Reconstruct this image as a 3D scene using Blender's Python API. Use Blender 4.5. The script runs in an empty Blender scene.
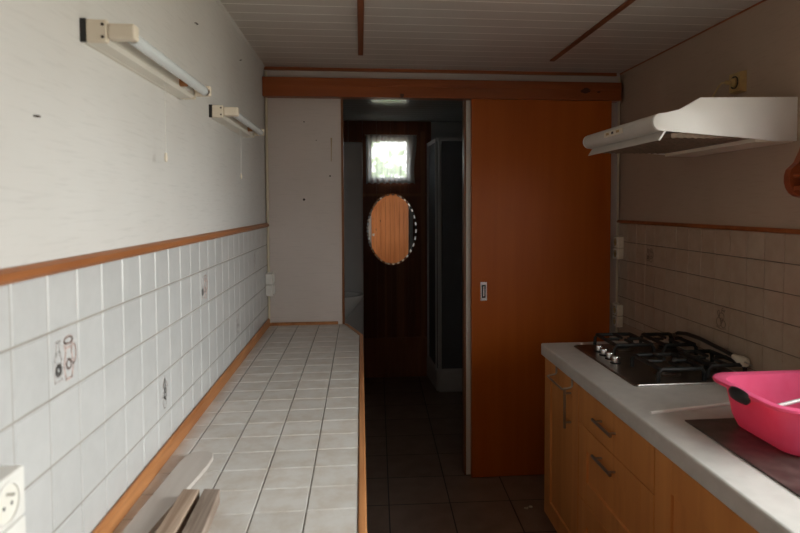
import bpy, bmesh, math, random
from mathutils import Vector, Matrix
random.seed(7)
S = bpy.context.scene
COL = S.collection
PI = math.pi

# ------------------------------------------------------------------ measures (metres)
XL, XR, YF, ZC = -0.539, 1.549, 3.558, 2.394      # left wall, right wall, partition, ceiling
YN = -1.2                                          # wall behind the camera
YB = 5.72                                          # bathroom end wall
ZL = 0.927                                         # tiled counter
ZW = 0.92                                          # laminate worktop
ZT = 1.493                                         # top of left tiles
ZTR = 1.504

# ------------------------------------------------------------------ materials
def new_mat(name):
    m = bpy.data.materials.new(name); m.use_nodes = True
    nt = m.node_tree; b = nt.nodes['Principled BSDF']
    return m, nt, b
def N(nt, t, **kw):
    n = nt.nodes.new(t)
    for k, v in kw.items():
        if k.startswith('i_'): n.inputs[k[2:].replace('_', ' ')].default_value = v
        else: setattr(n, k, v)
    return n
def coords(nt, scale=(1, 1, 1), rot=(0, 0, 0), loc=(0, 0, 0)):
    # geometry position is world space: all pieces share one grain scale
    g = nt.nodes.new('ShaderNodeNewGeometry'); mp = nt.nodes.new('ShaderNodeMapping')
    mp.inputs['Scale'].default_value = scale; mp.inputs['Rotation'].default_value = rot; mp.inputs['Location'].default_value = loc
    nt.links.new(g.outputs['Position'], mp.inputs['Vector'])
    return mp.outputs['Vector']
def ramp(nt, fac, stops):
    r = nt.nodes.new('ShaderNodeValToRGB'); e = r.color_ramp.elements
    while len(e) < len(stops): e.new(0.5)
    for el, (p, c) in zip(e, stops): el.position = p; el.color = (*c, 1)
    nt.links.new(fac, r.inputs['Fac']); return r.outputs['Color']
def bump(nt, b, h, strength=0.2, dist=0.002, normal=None):
    bp = nt.nodes.new('ShaderNodeBump'); bp.inputs['Strength'].default_value = strength; bp.inputs['Distance'].default_value = dist
    nt.links.new(h, bp.inputs['Height'])
    if normal is not None: nt.links.new(normal, bp.inputs['Normal'])
    nt.links.new(bp.outputs['Normal'], b.inputs['Normal']); return bp.outputs['Normal']
def plain(name, c, rough=0.5, metal=0.0, var=0.06, scale=8, spec=0.5, bmp=0.0, **kw):
    m, nt, b = new_mat(name)
    v = coords(nt, (scale,) * 3)
    n = N(nt, 'ShaderNodeTexNoise', i_Scale=1.0, i_Detail=4.0); nt.links.new(v, n.inputs['Vector'])
    lo = tuple(x * (1 - var) for x in c); hi = tuple(min(1, x * (1 + var)) for x in c)
    nt.links.new(ramp(nt, n.outputs['Fac'], [(0.3, lo), (0.7, hi)]), b.inputs['Base Color'])
    b.inputs['Roughness'].default_value = rough; b.inputs['Metallic'].default_value = metal
    b.inputs['Specular IOR Level'].default_value = spec
    for k, val in kw.items(): b.inputs[k.replace('_', ' ')].default_value = val
    if bmp: bump(nt, b, n.outputs['Fac'], bmp, 0.001)
    return m
def wood(name, dark, light, axis='z', rough=0.45, freq=22, stretch=0.06, knots=0.0, spec=0.4, coat=0.0, contrast=1.0, knotscale=2.2):
    m, nt, b = new_mat(name)
    s = [freq] * 3; s['xyz'.index(axis)] = freq * stretch
    v = coords(nt, tuple(s))
    n = N(nt, 'ShaderNodeTexNoise', i_Scale=1.0, i_Detail=6.0, i_Roughness=0.6, i_Distortion=0.6); nt.links.new(v, n.inputs['Vector'])
    w = 0.5 - 0.22 / contrast, 0.5 + 0.22 / contrast
    col = ramp(nt, n.outputs['Fac'], [(w[0], dark), (w[1], light)])
    v2 = coords(nt, (1.3, 1.3, 1.3))
    n2 = N(nt, 'ShaderNodeTexNoise', i_Scale=1.0, i_Detail=2.0); nt.links.new(v2, n2.inputs['Vector'])
    mx = N(nt, 'ShaderNodeMix', data_type='RGBA', blend_type='MULTIPLY'); mx.inputs[0].default_value = 0.5
    nt.links.new(col, mx.inputs[6]); nt.links.new(ramp(nt, n2.outputs['Fac'], [(0.3, (.8, .8, .8)), (0.7, (1, 1, 1))]), mx.inputs[7])
    out = mx.outputs[2]
    if knots:
        s = [knotscale * 3] * 3; s['xyz'.index(axis)] = knotscale
        v3 = coords(nt, tuple(s), loc=(.31, .17, .53))
        vo = N(nt, 'ShaderNodeTexVoronoi', i_Scale=1.0); nt.links.new(v3, vo.inputs['Vector'])
        k = ramp(nt, vo.outputs['Distance'], [(0.05, (0.10, 0.05, 0.03)), (0.05 + 0.06 * knots, (1, 1, 1))])
        m2 = N(nt, 'ShaderNodeMix', data_type='RGBA', blend_type='MULTIPLY'); m2.inputs[0].default_value = 0.85
        nt.links.new(out, m2.inputs[6]); nt.links.new(k, m2.inputs[7]); out = m2.outputs[2]
    nt.links.new(out, b.inputs['Base Color'])
    b.inputs['Roughness'].default_value = rough; b.inputs['Specular IOR Level'].default_value = spec
    b.inputs['Coat Weight'].default_value = coat; b.inputs['Coat Roughness'].default_value = 0.25
    bump(nt, b, n.outputs['Fac'], 0.08, 0.001)
    return m
def wallpaper(name, c):
    m, nt, b = new_mat(name)
    v = coords(nt, (9, 9, 150))
    n = N(nt, 'ShaderNodeTexNoise', i_Scale=1.0, i_Detail=4.0, i_Distortion=0.4); nt.links.new(v, n.inputs['Vector'])
    v2 = coords(nt, (2.2, 2.2, 2.2))
    n2 = N(nt, 'ShaderNodeTexNoise', i_Scale=1.0, i_Detail=3.0); nt.links.new(v2, n2.inputs['Vector'])
    mx = N(nt, 'ShaderNodeMix', data_type='RGBA', blend_type='MULTIPLY'); mx.inputs[0].default_value = 1
    nt.links.new(ramp(nt, n.outputs['Fac'], [(0.30, tuple(x * .93 for x in c)), (0.46, c)]), mx.inputs[6])
    nt.links.new(ramp(nt, n2.outputs['Fac'], [(0.3, (.93, .92, .91)), (0.65, (1, 1, 1))]), mx.inputs[7])
    nt.links.new(mx.outputs[2], b.inputs['Base Color']); b.inputs['Roughness'].default_value = 0.7
    b.inputs['Specular IOR Level'].default_value = 0.2
    bump(nt, b, n.outputs['Fac'], 0.35, 0.0015)
    return m
def glazed(name, c, stain=None, rough=0.28, var=0.05):
    m, nt, b = new_mat(name)
    g = nt.nodes.new('ShaderNodeNewGeometry')
    r = ramp(nt, g.outputs['Random Per Island'], [(0, tuple(x * (1 - var) for x in c)), (1, c)])
    v = coords(nt, (14, 14, 14))
    n = N(nt, 'ShaderNodeTexNoise', i_Scale=1.0, i_Detail=5.0, i_Roughness=0.65); nt.links.new(v, n.inputs['Vector'])
    st = stain or tuple(x * .93 for x in (1, 1, 1))
    mx = N(nt, 'ShaderNodeMix', data_type='RGBA', blend_type='MULTIPLY'); mx.inputs[0].default_value = 1
    nt.links.new(r, mx.inputs[6]); nt.links.new(ramp(nt, n.outputs['Fac'], [(0.36, st), (0.60, (1, 1, 1))]), mx.inputs[7])
    nt.links.new(mx.outputs[2], b.inputs['Base Color']); b.inputs['Roughness'].default_value = rough
    bump(nt, b, n.outputs['Fac'], 0.06, 0.002)
    return m

M = {}
M['paper'] = wallpaper('wallpaper', (0.68, 0.665, 0.65))
M['paper_back'] = wallpaper('partition_paper', (0.69, 0.62, 0.585))
M['paper_right'] = wallpaper('right_wall_paper', (0.44, 0.32, 0.24))  # wallpaper with the right wall's shade and warm bounce put into its colour
M['tile'] = glazed('glazed_wall_tile', (0.57, 0.568, 0.565))
M['tile_right'] = glazed('glazed_wall_tile_shaded', (0.46, 0.355, 0.27), (.9, .87, .82))  # wall tile again, darkened and warmed in colour for the shaded right side
M['grout'] = plain('grout', (0.33, 0.30, 0.27), 0.9, var=.15)
M['grout_dark'] = plain('grout_dark', (0.10, 0.075, 0.055), 0.9, var=.3, scale=20)
M['ctile'] = glazed('counter_tile', (0.70, 0.675, 0.65), (.86, .81, .76), 0.33, 0.10)
M['trim'] = wood('varnished_pine_trim', (0.26, 0.085, 0.028), (0.42, 0.16, 0.055), 'y', 0.4)
M['trimx'] = wood('varnished_pine_trim_cross', (0.24, 0.065, 0.018), (0.40, 0.12, 0.035), 'x', 0.4, knots=.0)
M['trimb'] = wood('brown_batten_wood', (0.17, 0.05, 0.018), (0.27, 0.085, 0.03), 'y', 0.5)
M['trimz'] = wood('varnished_pine_trim_upright', (0.17, 0.06, 0.02), (0.28, 0.11, 0.04), 'z', 0.4)
M['beam'] = wood('knotty_pine_beam', (0.23, 0.055, 0.012), (0.37, 0.095, 0.020), 'x', 0.38, knots=1.0, freq=16, knotscale=1.3)
M['edge'] = wood('counter_edge_wood', (0.34, 0.125, 0.04), (0.56, 0.25, 0.095), 'y', 0.5, contrast=1.6)
def add_spots(m, spots, colr=(0.06, 0.02, 0.01)):
    nt = m.node_tree; b = nt.nodes['Principled BSDF']; src = b.inputs['Base Color'].links[0].from_socket
    g = nt.nodes.new('ShaderNodeNewGeometry'); nz = N(nt, 'ShaderNodeTexNoise', i_Scale=30.0); nt.links.new(g.outputs['Position'], nz.inputs['Vector'])
    for (x, z, rx, rz) in spots:
        mp = nt.nodes.new('ShaderNodeMapping'); mp.inputs['Location'].default_value = (-x / rx, 0, -z / rz); mp.inputs['Scale'].default_value = (1 / rx, 0, 1 / rz)
        nt.links.new(g.outputs['Position'], mp.inputs['Vector'])
        ln = N(nt, 'ShaderNodeVectorMath', operation='LENGTH'); nt.links.new(mp.outputs[0], ln.inputs[0])
        ad = N(nt, 'ShaderNodeMath', operation='MULTIPLY_ADD'); ad.inputs[1].default_value = 1.2; nt.links.new(nz.outputs['Fac'], ad.inputs[0]); nt.links.new(ln.outputs['Value'], ad.inputs[2])
        f_ = ramp(nt, ad.outputs[0], [(0.95, (.95, .95, .95)), (1.35, (0, 0, 0))])
        mx = N(nt, 'ShaderNodeMix', data_type='RGBA'); nt.links.new(f_, mx.inputs[0]); nt.links.new(src, mx.inputs[6]); mx.inputs[7].default_value = (*colr, 1); src = mx.outputs[2]
    nt.links.new(src, b.inputs['Base Color'])
add_spots(M['beam'], [(1.30, 2.275, .06, .04), (1.385, 2.27, .04, .02), (.235, 2.235, .05, .03)])
M['door'] = wood('orange_veneer', (0.40, 0.082, 0.006), (0.50, 0.118, 0.010), 'z', 0.42, freq=9, coat=.0, spec=.25)
M['pine'] = wood('knotty_pine_door', (0.72, 0.23, 0.07), (0.95, 0.37, 0.14), 'z', 0.4, knots=.8, knotscale=3.0)
M['brownwood'] = wood('dark_brown_panelling', (0.15, 0.048, 0.020), (0.28, 0.095, 0.040), 'z', 0.45)
M['brownwood2'] = wood('brown_lower_panel', (0.26, 0.10, 0.045), (0.40, 0.17, 0.08), 'z', 0.5)
M['birch'] = wood('honey_birch_front', (0.64, 0.26, 0.075), (0.80, 0.36, 0.11), 'z', 0.42, freq=12, coat=.1)
M['birchy'] = wood('honey_birch_carcass', (0.40, 0.15, 0.035), (0.5, 0.2, 0.055), 'z', 0.45, freq=10)
M['batten'] = wood('weathered_batten', (0.30, 0.20, 0.14), (0.56, 0.42, 0.32), 'y', 0.7, freq=45, contrast=1.5)
M['batten_dark'] = wood('grey_weathered_batten', (0.20, 0.145, 0.11), (0.38, 0.30, 0.25), 'y', 0.75, freq=45, contrast=1.5)
M['board'] = wood('pale_board', (0.50, 0.45, 0.41), (0.64, 0.58, 0.54), 'y', 0.35, freq=20)
M['redwood'] = wood('red_stained_wood', (0.20, 0.042, 0.012), (0.30, 0.065, 0.018), 'z', 0.4)
M['laminate'] = plain('grey_laminate', (0.60, 0.585, 0.56), 0.33, var=.06, scale=22, bmp=.05)
M['enamel'] = plain('white_enamel', (0.86, 0.84, 0.81), 0.3, var=.03)
M['hoodfront'] = plain('grey_white_hood_front', (0.62, 0.57, 0.52), 0.4, var=.05)
M['filter'] = plain('greasy_filter', (0.22, 0.15, 0.10), 0.6, var=.2, scale=60)
M['cream'] = plain('aged_cream_plastic', (0.80, 0.71, 0.58), 0.4, var=.05)
M['yellowed'] = plain('yellowed_plastic', (0.50, 0.33, 0.13), 0.4, var=.15, scale=30)
M['tube'] = plain('lamp_tube_glass', (0.72, 0.76, 0.78), 0.15, var=.02)
M['lampwhite'] = plain('lamp_housing_enamel', (0.82, 0.79, 0.72), 0.45, var=.05)
M['whiteplastic'] = plain('white_plastic', (0.78, 0.76, 0.72), 0.4, var=.03)
M['black'] = plain('black_plastic', (0.015, 0.014, 0.014), 0.4, var=.1)
M['darkgrey'] = plain('dark_grey_plastic', (0.03, 0.03, 0.032), 0.35, var=.2)
M['iron'] = plain('black_cast_iron', (0.012, 0.012, 0.012), 0.5, var=.2, scale=80, bmp=.2)
M['steel'] = plain('brushed_steel', (0.55, 0.53, 0.50), 0.3, metal=1, var=.1)
M['chrome'] = plain('worn_chrome', (0.72, 0.71, 0.70), 0.2, metal=1, var=.05)
M['handle'] = plain('dark_brushed_steel', (0.42, 0.39, 0.36), 0.35, metal=1, var=.1)
M['dull'] = plain('dull_metal', (0.5, 0.49, 0.48), 0.6, metal=.3)
M['darksteel'] = plain('dirty_dark_steel', (0.15, 0.125, 0.105), 0.28, metal=.8, var=.25, scale=14)
M['darkboard'] = plain('dark_brown_composite', (0.075, 0.055, 0.05), 0.3, var=.5, scale=25, bmp=.15)
M['rust'] = plain('orange_brown_starter', (0.35, 0.13, 0.03), 0.5)
M['nail'] = plain('dark_nail', (0.06, 0.04, 0.03), 0.5, metal=.5)
M['motif'] = plain('tile_print_grey', (0.52, 0.49, 0.48), 0.3, var=.3, scale=90)
M['motif2'] = plain('tile_print_pink', (0.55, 0.43, 0.40), 0.3, var=.3, scale=90)
M['stain'] = plain('glue_drip', (0.46, 0.34, 0.22), 0.4, var=.1)
M['porcelain'] = plain('white_porcelain', (0.75, 0.75, 0.74), 0.12, var=.02)
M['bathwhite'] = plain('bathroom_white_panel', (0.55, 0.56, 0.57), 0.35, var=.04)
M['foliage'] = plain('leaf_green', (0.30, 0.42, 0.16), 0.6, var=.4, scale=12)
M['conduit'] = plain('cream_bead', (0.66, 0.58, 0.44), 0.5, var=.05)
M['shelfdark'] = plain('dark_backing_panel', (0.02, 0.016, 0.014), 0.6, var=.1)

def mat_pink():
    m, nt, b = new_mat('pink_plastic')
    b.inputs['Base Color'].default_value = (0.93, 0.16, 0.33, 1)
    v = coords(nt, (30, 30, 30)); n = N(nt, 'ShaderNodeTexNoise', i_Scale=1.0); nt.links.new(v, n.inputs['Vector'])
    nt.links.new(ramp(nt, n.outputs['Fac'], [(0.3, (0.90, 0.14, 0.31)), (0.7, (0.94, 0.17, 0.35))]), b.inputs['Base Color'])
    b.inputs['Roughness'].default_value = 0.3
    t = nt.nodes.new('ShaderNodeBsdfTranslucent'); t.inputs['Color'].default_value = (0.95, 0.04, 0.10, 1)
    mx = nt.nodes.new('ShaderNodeMixShader'); mx.inputs[0].default_value = 0.3
    nt.links.new(b.outputs[0], mx.inputs[1]); nt.links.new(t.outputs[0], mx.inputs[2])
    nt.links.new(mx.outputs[0], nt.nodes['Material Output'].inputs['Surface'])
    return m
M['pink'] = mat_pink()
def mat_glass(name, tint, gloss=0.12, rough=0.03, frost=None):
    m, nt, b = new_mat(name)
    t = nt.nodes.new('ShaderNodeBsdfTransparent'); t.inputs['Color'].default_value = (*tint, 1)
    g = nt.nodes.new('ShaderNodeBsdfGlossy'); g.inputs['Roughness'].default_value = rough
    n = N(nt, 'ShaderNodeTexNoise', i_Scale=3.0); nt.links.new(coords(nt), n.inputs['Vector'])
    l = nt.nodes.new('ShaderNodeLayerWeight'); l.inputs['Blend'].default_value = 0.3
    a = N(nt, 'ShaderNodeMath', operation='MULTIPLY_ADD'); a.inputs[1].default_value = 0.6; a.inputs[2].default_value = gloss
    nt.links.new(l.outputs['Fresnel'], a.inputs[0])
    mx = nt.nodes.new('ShaderNodeMixShader'); nt.links.new(a.outputs[0], mx.inputs[0])
    nt.links.new(t.outputs[0], mx.inputs[1]); nt.links.new(g.outputs[0], mx.inputs[2])
    out = mx.outputs[0]
    if frost:
        df = nt.nodes.new('ShaderNodeBsdfDiffuse'); df.inputs['Color'].default_value = (*frost, 1)
        m2 = nt.nodes.new('ShaderNodeMixShader'); m2.inputs[0].default_value = .5; nt.links.new(out, m2.inputs[1]); nt.links.new(df.outputs[0], m2.inputs[2]); out = m2.outputs[0]
    nt.links.new(out, nt.nodes['Material Output'].inputs['Surface'])
    return m
M['pane'] = mat_glass('window_glass', (0.95, 0.97, 0.96), 0.04)
M['shower_glass'] = mat_glass('smoked_shower_glass', (0.60, 0.62, 0.65), 0.05, 0.15, (.30, .32, .35))
def mat_mirror():
    m, nt, b = new_mat('mirror_silver')
    b.inputs['Base Color'].default_value = (0.93, 0.93, 0.92, 1); b.inputs['Metallic'].default_value = 1; b.inputs['Roughness'].default_value = 0.01
    return m
M['mirror'] = mat_mirror()
def mat_lace():
    m, nt, b = new_mat('lace_curtain')
    b.inputs['Base Color'].default_value = (0.85, 0.86, 0.88, 1); b.inputs['Roughness'].default_value = 0.9
    v = coords(nt, (60, 60, 60))
    n = N(nt, 'ShaderNodeTexVoronoi', i_Scale=1.0); nt.links.new(v, n.inputs['Vector'])
    v2 = coords(nt, (14, 14, 10)); n2 = N(nt, 'ShaderNodeTexNoise', i_Scale=1.0, i_Detail=2.0); nt.links.new(v2, n2.inputs['Vector'])
    ad = N(nt, 'ShaderNodeMath', operation='ADD'); nt.links.new(n.outputs['Distance'], ad.inputs[0]); nt.links.new(n2.outputs['Fac'], ad.inputs[1])
    f = ramp(nt, ad.outputs[0], [(0.70, (.98, .98, .98)), (1.10, (.90, .90, .90))])
    t = nt.nodes.new('ShaderNodeBsdfTransparent'); tr = nt.nodes.new('ShaderNodeBsdfTranslucent'); tr.inputs['Color'].default_value = (.24, .25, .26, 1)
    a = nt.nodes.new('ShaderNodeMixShader'); a.inputs[0].default_value = .5
    nt.links.new(b.outputs[0], a.inputs[1]); nt.links.new(tr.outputs[0], a.inputs[2])
    mx = nt.nodes.new('ShaderNodeMixShader'); nt.links.new(f, mx.inputs[0]); nt.links.new(t.outputs[0], mx.inputs[1]); nt.links.new(a.outputs[0], mx.inputs[2])
    nt.links.new(mx.outputs[0], nt.nodes['Material Output'].inputs['Surface'])
    return m
M['lace'] = mat_lace()
def mat_ceiling(name, c, line, rough, pitch=0.107, phase=0.0):
    m, nt, b = new_mat(name)
    g = nt.nodes.new('ShaderNodeNewGeometry'); sp = nt.nodes.new('ShaderNodeSeparateXYZ'); nt.links.new(g.outputs['Position'], sp.inputs[0])
    a = N(nt, 'ShaderNodeMath', operation='MULTIPLY_ADD'); a.inputs[1].default_value = 1 / pitch; a.inputs[2].default_value = phase
    nt.links.new(sp.outputs['Y'], a.inputs[0])
    fr = N(nt, 'ShaderNodeMath', operation='FRACT'); nt.links.new(a.outputs[0], fr.inputs[0])
    col = ramp(nt, fr.outputs[0], [(0.0, line), (0.085, line), (0.10, tuple(x * .6 for x in c)), (0.125, c)])
    n = N(nt, 'ShaderNodeTexNoise', i_Scale=1.0, i_Detail=3.0); nt.links.new(coords(nt, (3, 3, 3)), n.inputs['Vector'])
    mx = N(nt, 'ShaderNodeMix', data_type='RGBA', blend_type='MULTIPLY'); mx.inputs[0].default_value = 1
    nt.links.new(col, mx.inputs[6]); nt.links.new(ramp(nt, n.outputs['Fac'], [(0.3, (.92, .90, .88)), (0.7, (1, 1, 1))]), mx.inputs[7])
    nt.links.new(mx.outputs[2], b.inputs['Base Color']); b.inputs['Roughness'].default_value = rough
    h = ramp(nt, fr.outputs[0], [(0.0, (0, 0, 0)), (0.10, (0, 0, 0)), (0.13, (1, 1, 1)), (0.98, (1, 1, 1))])
    bump(nt, b, h, 0.35, 0.003)
    return m
M['ceil'] = mat_ceiling('pvc_ceiling_planks', (0.62, 0.57, 0.53), (0.93, 0.89, 0.84), 0.35)
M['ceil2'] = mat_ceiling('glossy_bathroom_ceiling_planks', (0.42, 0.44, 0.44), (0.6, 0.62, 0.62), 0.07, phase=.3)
def mat_floor():
    m, nt, b = new_mat('floor_tiles')
    v = coords(nt, (1, 1, 1), (0, 0, 0.026), (-0.128 + 0.33 * 3 + 0.072, -3.235 + 0.33 * 12, 0))
    br = N(nt, 'ShaderNodeTexBrick', offset=0.0, squash=1.0, i_Scale=1.0, i_Mortar_Size=0.0035, i_Mortar_Smooth=0.1, i_Brick_Width=0.33, i_Row_Height=0.33, i_Bias=0.0)
    br.inputs['Color1'].default_value = (0.25, 0.172, 0.128, 1); br.inputs['Color2'].default_value = (0.28, 0.195, 0.146, 1); br.inputs['Mortar'].default_value = (0.02, 0.014, 0.011, 1)
    nt.links.new(v, br.inputs['Vector'])
    n = N(nt, 'ShaderNodeTexNoise', i_Scale=1.0, i_Detail=5.0); nt.links.new(coords(nt, (9, 9, 9)), n.inputs['Vector'])
    mx = N(nt, 'ShaderNodeMix', data_type='RGBA', blend_type='MULTIPLY'); mx.inputs[0].default_value = 1
    nt.links.new(br.outputs['Color'], mx.inputs[6]); nt.links.new(ramp(nt, n.outputs['Fac'], [(0.3, (.75, .72, .70)), (0.65, (1, 1, 1))]), mx.inputs[7])
    nt.links.new(mx.outputs[2], b.inputs['Base Color']); b.inputs['Roughness'].default_value = 0.4
    iv = N(nt, 'ShaderNodeMath', operation='SUBTRACT'); iv.inputs[0].default_value = 1; nt.links.new(br.outputs['Fac'], iv.inputs[1])
    bump(nt, b, iv.outputs[0], 0.6, 0.002)
    return m
M['floor'] = mat_floor()

# ------------------------------------------------------------------ mesh builder
class MB:
    def __init__(s): s.bm = bmesh.new(); s.smooth = False
    def faces(s, vs, fs):
        v = [s.bm.verts.new(p) for p in vs]
        for f in fs:
            try: s.bm.faces.new([v[i] for i in f])
            except ValueError: pass
        return s
    def box(s, x0, x1, y0, y1, z0, z1, bev=0.0, seg=2):
        v = [s.bm.verts.new(p) for p in ((x0, y0, z0), (x1, y0, z0), (x1, y1, z0), (x0, y1, z0), (x0, y0, z1), (x1, y0, z1), (x1, y1, z1), (x0, y1, z1))]
        fs = [s.bm.faces.new([v[i] for i in f]) for f in ((0, 3, 2, 1), (4, 5, 6, 7), (0, 1, 5, 4), (1, 2, 6, 5), (2, 3, 7, 6), (3, 0, 4, 7))]
        if bev:
            es = list({e for f in fs for e in f.edges})
            bmesh.ops.bevel(s.bm, geom=es, offset=bev, segments=seg, profile=.5, affect='EDGES')
        return s
    def prism(s, poly, axis, a, b, bev=0.0):
        # poly: 2D points in the two other axes (in xyz order); extruded along axis from a to b
        def P(u, v, w):
            return {'x': (w, u, v), 'y': (u, w, v), 'z': (u, v, w)}[axis]
        n = len(poly)
        A = [s.bm.verts.new(P(u, v, a)) for u, v in poly]; B = [s.bm.verts.new(P(u, v, b)) for u, v in poly]
        fs = [s.bm.faces.new(A[::-1]), s.bm.faces.new(B)]
        for i in range(n):
            j = (i + 1) % n; fs.append(s.bm.faces.new((A[i], A[j], B[j], B[i])))
        if bev:
            es = list({e for f in fs[:2] for e in f.edges})
            bmesh.ops.bevel(s.bm, geom=es, offset=bev, segments=2, profile=.5, affect='EDGES')
        return s
    def tube(s, pts, r, seg=12, cap=True, closed=False):
        pts = [Vector(p) for p in pts]; n = len(pts); rr = r if isinstance(r, (list, tuple)) else [r] * n
        rings = []; prev = None
        for i, p in enumerate(pts):
            if closed: d = pts[(i + 1) % n] - pts[i - 1]
            else: d = pts[min(i + 1, n - 1)] - pts[max(i - 1, 0)]
            d.normalize()
            if prev is None:
                u = d.cross(Vector((0, 0, 1)))
                if u.length < .05: u = d.cross(Vector((1, 0, 0)))
            else: u = prev - d * prev.dot(d)
            u.normalize(); prev = u.copy(); w = d.cross(u)
            rings.append([s.bm.verts.new(p + (u * math.cos(2 * PI * k / seg) + w * math.sin(2 * PI * k / seg)) * rr[i]) for k in range(seg)])
        m = n if closed else n - 1
        for i in range(m):
            a = rings[i]; b = rings[(i + 1) % n]
            for k in range(seg):
                s.bm.faces.new((a[k], a[(k + 1) % seg], b[(k + 1) % seg], b[k]))
        if cap and not closed:
            s.bm.faces.new(rings[0][::-1]); s.bm.faces.new(rings[-1])
        s.smooth = True
        return s
    def lathe(s, prof, c, axis=(0, 0, 1), seg=32):
        c = Vector(c); ax = Vector(axis).normalized()
        u = ax.orthogonal().normalized(); w = ax.cross(u)
        rings = []
        for r, h in prof:
            if r < 1e-6: rings.append([s.bm.verts.new(c + ax * h)])
            else: rings.append([s.bm.verts.new(c + ax * h + (u * math.cos(2 * PI * k / seg) + w * math.sin(2 * PI * k / seg)) * r) for k in range(seg)])
        for a, b in zip(rings, rings[1:]):
            for k in range(seg):
                j = (k + 1) % seg
                if len(a) == 1 and len(b) == 1: continue
                if len(a) == 1: s.bm.faces.new((a[0], b[j], b[k]))
                elif len(b) == 1: s.bm.faces.new((a[k], a[j], b[0]))
                else: s.bm.faces.new((a[k], a[j], b[j], b[k]))
        s.smooth = True
        return s
    def loft(s, rings, cap0=True, cap1=True):
        R = [[s.bm.verts.new(p) for p in r] for r in rings]; n = len(R[0])
        for a, b in zip(R, R[1:]):
            for k in range(n): s.bm.faces.new((a[k], a[(k + 1) % n], b[(k + 1) % n], b[k]))
        if cap0: s.bm.faces.new(R[0][::-1])
        if cap1: s.bm.faces.new(R[-1])
        s.smooth = True
        return s
    def build(s, name, mat, parent=None, origin=None, smooth=None):
        bmesh.ops.recalc_face_normals(s.bm, faces=s.bm.faces[:])
        if parent is not None: o0 = world_loc(parent)
        else: o0 = Vector(origin) if origin else Vector((0, 0, 0))
        bmesh.ops.translate(s.bm, verts=s.bm.verts[:], vec=-o0)
        me = bpy.data.meshes.new(name); s.bm.to_mesh(me); s.bm.free()
        if smooth if smooth is not None else s.smooth:
            me.polygons.foreach_set('use_smooth', [True] * len(me.polygons))
            try: me.set_sharp_from_angle(angle=math.radians(38))
            except Exception: pass
        for mm in (mat if isinstance(mat, (list, tuple)) else [mat]): me.materials.append(mm)
        o = bpy.data.objects.new(name, me); COL.objects.link(o)
        if parent is not None: o.parent = parent
        else: o.location = o0
        return o
def world_loc(o):
    v = Vector(o.location)
    while o.parent is not None: o = o.parent; v += Vector(o.location)
    return v
def thing(name, loc, label, cat, group=None):
    o = bpy.data.objects.new(name, None); COL.objects.link(o); o.location = loc; o.empty_display_size = .05
    o['label'] = label; o['category'] = cat
    if group: o['group'] = group
    return o
def tag(o, label, cat, group=None):
    o['label'] = label; o['category'] = cat
    if group: o['group'] = group
    return o
def struct(o):
    o['kind'] = 'structure'; return o
def dup(root, loc, label=None):
    def cp(o, par):
        c = o.copy(); COL.objects.link(c); c.parent = par
        for ch in o.children: cp(ch, c)
        return c
    kids = list(root.children)
    r = root.copy(); COL.objects.link(r); r.location = loc
    if label: r['label'] = label
    for ch in kids: cp(ch, r)
    return r

# ------------------------------------------------------------------ camera
f, yaw, pitch, roll, cx, cy, hcam = 611.92, 0.0974, 0.0408, -0.0032, 420.65, 231.15, 1.6071
F = Vector((math.sin(yaw) * math.cos(pitch), math.cos(yaw) * math.cos(pitch), -math.sin(pitch)))
R = Vector((math.cos(yaw), -math.sin(yaw), 0)); U = R.cross(F)
R2 = R * math.cos(roll) + U * math.sin(roll); U2 = -R * math.sin(roll) + U * math.cos(roll)
cd = bpy.data.cameras.new('camera'); cam = bpy.data.objects.new('camera', cd); COL.objects.link(cam)
cam.matrix_world = Matrix(((R2.x, U2.x, -F.x, 0), (R2.y, U2.y, -F.y, 0), (R2.z, U2.z, -F.z, hcam), (0, 0, 0, 1)))
cd.sensor_width = 36; cd.sensor_fit = 'HORIZONTAL'; cd.lens = f / 800 * 36
cd.shift_x = -(cx - 400) / 800; cd.shift_y = (cy - 266.5) / 800
cd.clip_start = 0.02; cd.clip_end = 200
cd.dof.use_dof = True; cd.dof.focus_distance = 3.2; cd.dof.aperture_fstop = 4.5
S.camera = cam

# ------------------------------------------------------------------ setting: floor, ceilings, walls
WY0, WY1, WZ0, WZ1 = 0.05, 1.58, 1.12, 2.12       # kitchen window opening in the right wall
struct(MB().box(-1.2, 2.2, YN - .2, YB + .1, -0.08, 0.0).build('floor', M['floor']))
struct(MB().box(XL - .1, XR + .1, YN - .1, YF + .06, ZC, ZC + .06).build('ceiling', M['ceil']))
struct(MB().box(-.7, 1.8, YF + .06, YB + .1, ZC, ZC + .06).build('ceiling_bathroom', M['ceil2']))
struct(MB().box(XL - .1, XL, YN - .1, YF, 0, ZC).build('wall_left', M['paper']))
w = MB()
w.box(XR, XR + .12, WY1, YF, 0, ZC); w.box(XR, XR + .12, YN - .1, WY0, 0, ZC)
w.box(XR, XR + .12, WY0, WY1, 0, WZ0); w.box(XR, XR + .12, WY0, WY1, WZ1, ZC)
struct(w.build('wall_right', M['paper_right']))
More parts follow.
